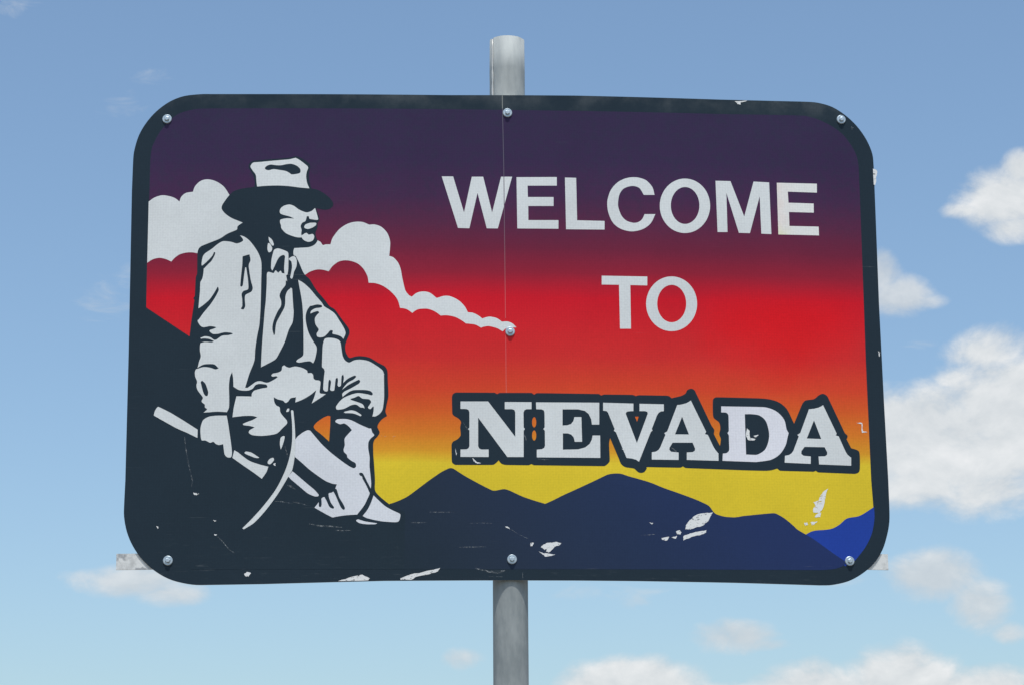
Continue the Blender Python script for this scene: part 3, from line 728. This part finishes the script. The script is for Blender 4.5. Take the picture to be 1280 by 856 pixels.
scr = [(E_((310, 400), (318, 480), (335, 580), (352, 660), (370, 735), (362, 790)), .5), (V((800, 390), (850, 440), (890, 490), (935, 520)), .5),
       (H((310, 558), (370, 562), (440, 577)), .6), (H((440, 562), (500, 575), (560, 592)), .6), (H((590, 608), (660, 612), (720, 622)), .7),
       (H((560, 722), (640, 738), (740, 742), (800, 748)), 1.0), (H((740, 768), (800, 772), (870, 770)), .7), (H((400, 440), (430, 452), (460, 470)), 1.4),
       (H((385, 160), (400, 210), (405, 240)), .5), (L((570, 445), (650, 443), (720, 446)), .6), (L((500, 605), (580, 603), (680, 602)), .6),
       (L((830, 475), (900, 520), (965, 550)), .4), (L((610, 745), (700, 768), (760, 770), (810, 760)), 1.6), (L((700, 800), (790, 802)), .9), (L((300, 370), (380, 372), (470, 370)), .5),
       (L((180, 440), (230, 441), (280, 440)), .5), (L((925, 770), (924, 800), (925, 818)), .5), (M((650, 525), (700, 522), (740, 518)), .5),
       (Gz((745, 640), (775, 637), (790, 640)), .5), (Gz((792, 640), (820, 641)), .5), (Gz((850, 640), (885, 641)), .5), (Gz((803, 640), (802, 660)), .5), (Gz((866, 640), (864, 662)), .5),
       (U((935, 275), (945, 288), (940, 300)), 1.2),
       (P((478, 330), (490, 350), (492, 365)), .7), (P((130, 260), (150, 290), (160, 310)), .7), (P((560, 470), (600, 475), (640, 472)), .5), (Q((160, 385), (185, 400), (200, 415)), 1.0)]
for p, hw in scr:
    film('scratch', [scratch(sharp(p), hw)], 8, M_SCUFF, panel)

# --- sheeting torn up at the panel's right edge
bm = bmesh.new()
fl = [uv(*p[:2]) for p in U((1090, 578), (1114, 585), (1122, 600), (1118, 622), (1112, 640), (1114, 668), (1106, 695), (1096, 692))]
va = [bm.verts.new((x, bend(x) - .0006, z)) for x, z in fl]; vb = [bm.verts.new((x, bend(x) + .0025, z)) for x, z in fl]
bm.faces.new(va[::-1]); bm.faces.new(vb)
for i in range(len(va)):
    j = (i + 1) % len(va); bm.faces.new([va[i], va[j], vb[j], vb[i]])
link('torn_edge', bm, M_CHIP, panel)

# ------------------------------------------------------------------ straps behind the panel
def plane_x(px, py, y):
    d = ray(px, py); cc = CAM - Vector((0, 0, SIGN_Z)); t = (y - cc.y) / d.y
    return cc.x + d.x * t, cc.z + d.z * t

def strap(x0, x1, zc, h, slope=0.0):
    bm = bmesh.new(); n = 24; secs = []
    for i in range(n + 1):
        x = x0 + (x1 - x0) * i / n
        y = bend(x) + PANEL_T + .0004
        z = zc + slope * x
        secs.append([bm.verts.new((x, yy, zz)) for yy, zz in ((y, z - h / 2), (y, z + h / 2), (y + .003, z + h / 2), (y + .003, z - h / 2))])
    for a_, b_ in zip(secs, secs[1:]):
        for k in range(4): bm.faces.new([a_[k], b_[k], b_[(k + 1) % 4], a_[(k + 1) % 4]])
    bm.faces.new(secs[0]); bm.faces.new(secs[-1][::-1])
    bmesh.ops.recalc_face_normals(bm, faces=bm.faces)
    return link('back_strap', bm, M_STRAP, sign)
yl = bend(-.62) + PANEL_T
xl, zl1 = plane_x(145.5, 691.5, yl); _, zl2 = plane_x(145.5, 711.5, yl)
xr, zr1 = plane_x(1109.5, 692.5, bend(.62) + PANEL_T); _, zr2 = plane_x(1109.5, 711.5, bend(.62) + PANEL_T)
zlc, zrc = (zl1 + zl2) / 2, (zr1 + zr2) / 2
sl = (zrc - zlc) / (xr - xl)
for x0_, x1_ in ((xl, -.034), (.034, xr)):
    strap(x0_, x1_, zlc - sl * xl, zl1 - zl2, sl)
zt = z_at(150)
for x0_, x1_ in ((-.565, -.034), (.034, .555)):
    strap(x0_, x1_, zt, .026)

# ------------------------------------------------------------------ bolts
def lathe(prof, n, mat, name, parent):
    bm = bmesh.new(); rows = []
    for r_, y in prof:
        rows.append([bm.verts.new((r_ * math.cos(2 * math.pi * i / n), y, r_ * math.sin(2 * math.pi * i / n))) for i in range(n)] if r_ > 0 else [bm.verts.new((0, y, 0))])
    for a_, b_ in zip(rows, rows[1:]):
        for i in range(n):
            j = (i + 1) % n
            if len(a_) == 1: bm.faces.new([a_[0], b_[j], b_[i]])
            elif len(b_) == 1: bm.faces.new([a_[i], a_[j], b_[0]])
            else: bm.faces.new([a_[i], a_[j], b_[j], b_[i]])
    bmesh.ops.recalc_face_normals(bm, faces=bm.faces)
    return link(name, bm, mat, parent)
for i, (px, py) in enumerate([(208.9, 149.3), (634.3, 141.6), (1051.3, 150), (637.6, 414.5), (209.9, 700.2), (640, 698.6), (1062, 700.8)]):
    x, z = uv(px, py)
    r_ = .0077
    b_ = lathe([(0, -.0050), (.0030, -.0050), (.0039, -.0046), (.0043, -.0040), (.0043, -.0016), (.0043, .010)], 6, M_BOLT, 'bolt', sign)
    b_.location = (x, bend(x) - .0003, z)
    b_.rotation_euler = (0, random.uniform(0, 1), 2 * K0 * x)
    wsh = lathe([(.0038, -.0019), (r_ * .88, -.0019), (r_ * .98, -.0013), (r_, -.0005), (r_, .0002)], 28, M_BOLT, 'washer', b_)

# ------------------------------------------------------------------ post
PR = 0.0290
PY = PANEL_T + .0004 + PR
xt, zt_ = plane_x(634.9, 47, PY - PR * .9)
xb, zb_ = plane_x(640.1, 850, PY - PR * .9)
lean = (xt - xb) / (zt_ - zb_)
top_z = plane_x(635, 44.5, PY - PR)[1]
def pxat(z): return xb + lean * (z - zb_)
def pipe(r_o, r_i, z0, z1, a0, a1, n, mats, name, parent, tilt=0.0):
    full = abs(a1 - a0 - 2 * math.pi) < 1e-6
    bm = bmesh.new(); zs = [z0 + (z1 - z0) * i / 14 for i in range(15)]; rows = []
    for z in zs:
        cx = pxat(z); row = []
        for rr in (r_o, r_i):
            ring = []
            for i in range(n if full else n + 1):
                t = a0 + (a1 - a0) * i / n
                wob = .0004 * math.sin(z * 37 + i) if not full else 0
                zz = z + (tilt * math.cos(t) if z == z1 else 0)
                ring.append(bm.verts.new((cx + rr * math.cos(t) + wob, PY + rr * math.sin(t), zz)))
            row.append(ring)
        rows.append(row)
    m_ = len(rows[0][0])
    for (o1, i1), (o2, i2) in zip(rows, rows[1:]):
        for i in range(m_ if full else m_ - 1):
            j = (i + 1) % m_
            f1 = bm.faces.new([o1[i], o1[j], o2[j], o2[i]]); f1.smooth = True
            f2 = bm.faces.new([i1[j], i1[i], i2[i], i2[j]]); f2.smooth = True
        if not full:
            for i in (0, m_ - 1):
                f1 = bm.faces.new([o1[i], o2[i], i2[i], i1[i]]); f1.material_index = len(mats) - 1
    for k in (0, -1):
        o1, i1 = rows[k]
        for i in range(m_ if full else m_ - 1):
            j = (i + 1) % m_
            f1 = bm.faces.new([o1[i], o1[j], i1[j], i1[i]]); f1.material_index = len(mats) - 1
    bmesh.ops.recalc_face_normals(bm, faces=bm.faces)
    return link(name, bm, mats, parent)
post = pipe(PR - .0012, PR - .0045, -SIGN_Z - .35, top_z - .004, 0, 2 * math.pi, 48, [M_GALV_LOW, M_GALV_EDGE], 'post', sign)
# rolled outer tube on the upper end, its lap edge running down the left front
pipe(PR, PR - .0012, -.25, top_z, math.radians(-146), math.radians(205), 56, [M_GALV, M_GALV_EDGE], 'post_sleeve', post)
# bright bead along that edge
bm = bmesh.new(); rows = []
for i in range(60):
    z = -.25 + (top_z - .002 + .25) * i / 59
    a_ = math.radians(-149) + .012 * math.sin(i * 1.9) ; rr = .0019 + .0004 * math.sin(i * 2.7) - (.0012 if i == 59 else 0)
    cx, cy = pxat(z) + PR * math.cos(a_), PY + PR * math.sin(a_)
    rows.append([bm.verts.new((cx + rr * math.cos(t * math.pi / 4), cy + rr * math.sin(t * math.pi / 4), z)) for t in range(8)])
for r1, r2 in zip(rows, rows[1:]):
    for t in range(8):
        bm.faces.new([r1[t], r1[(t + 1) % 8], r2[(t + 1) % 8], r2[t]]).smooth = True
bm.faces.new(rows[0][::-1]); bm.faces.new(rows[-1])
link('weld_bead', bm, M_GALV_EDGE, post)

sign.location = (0, 0, SIGN_Z)
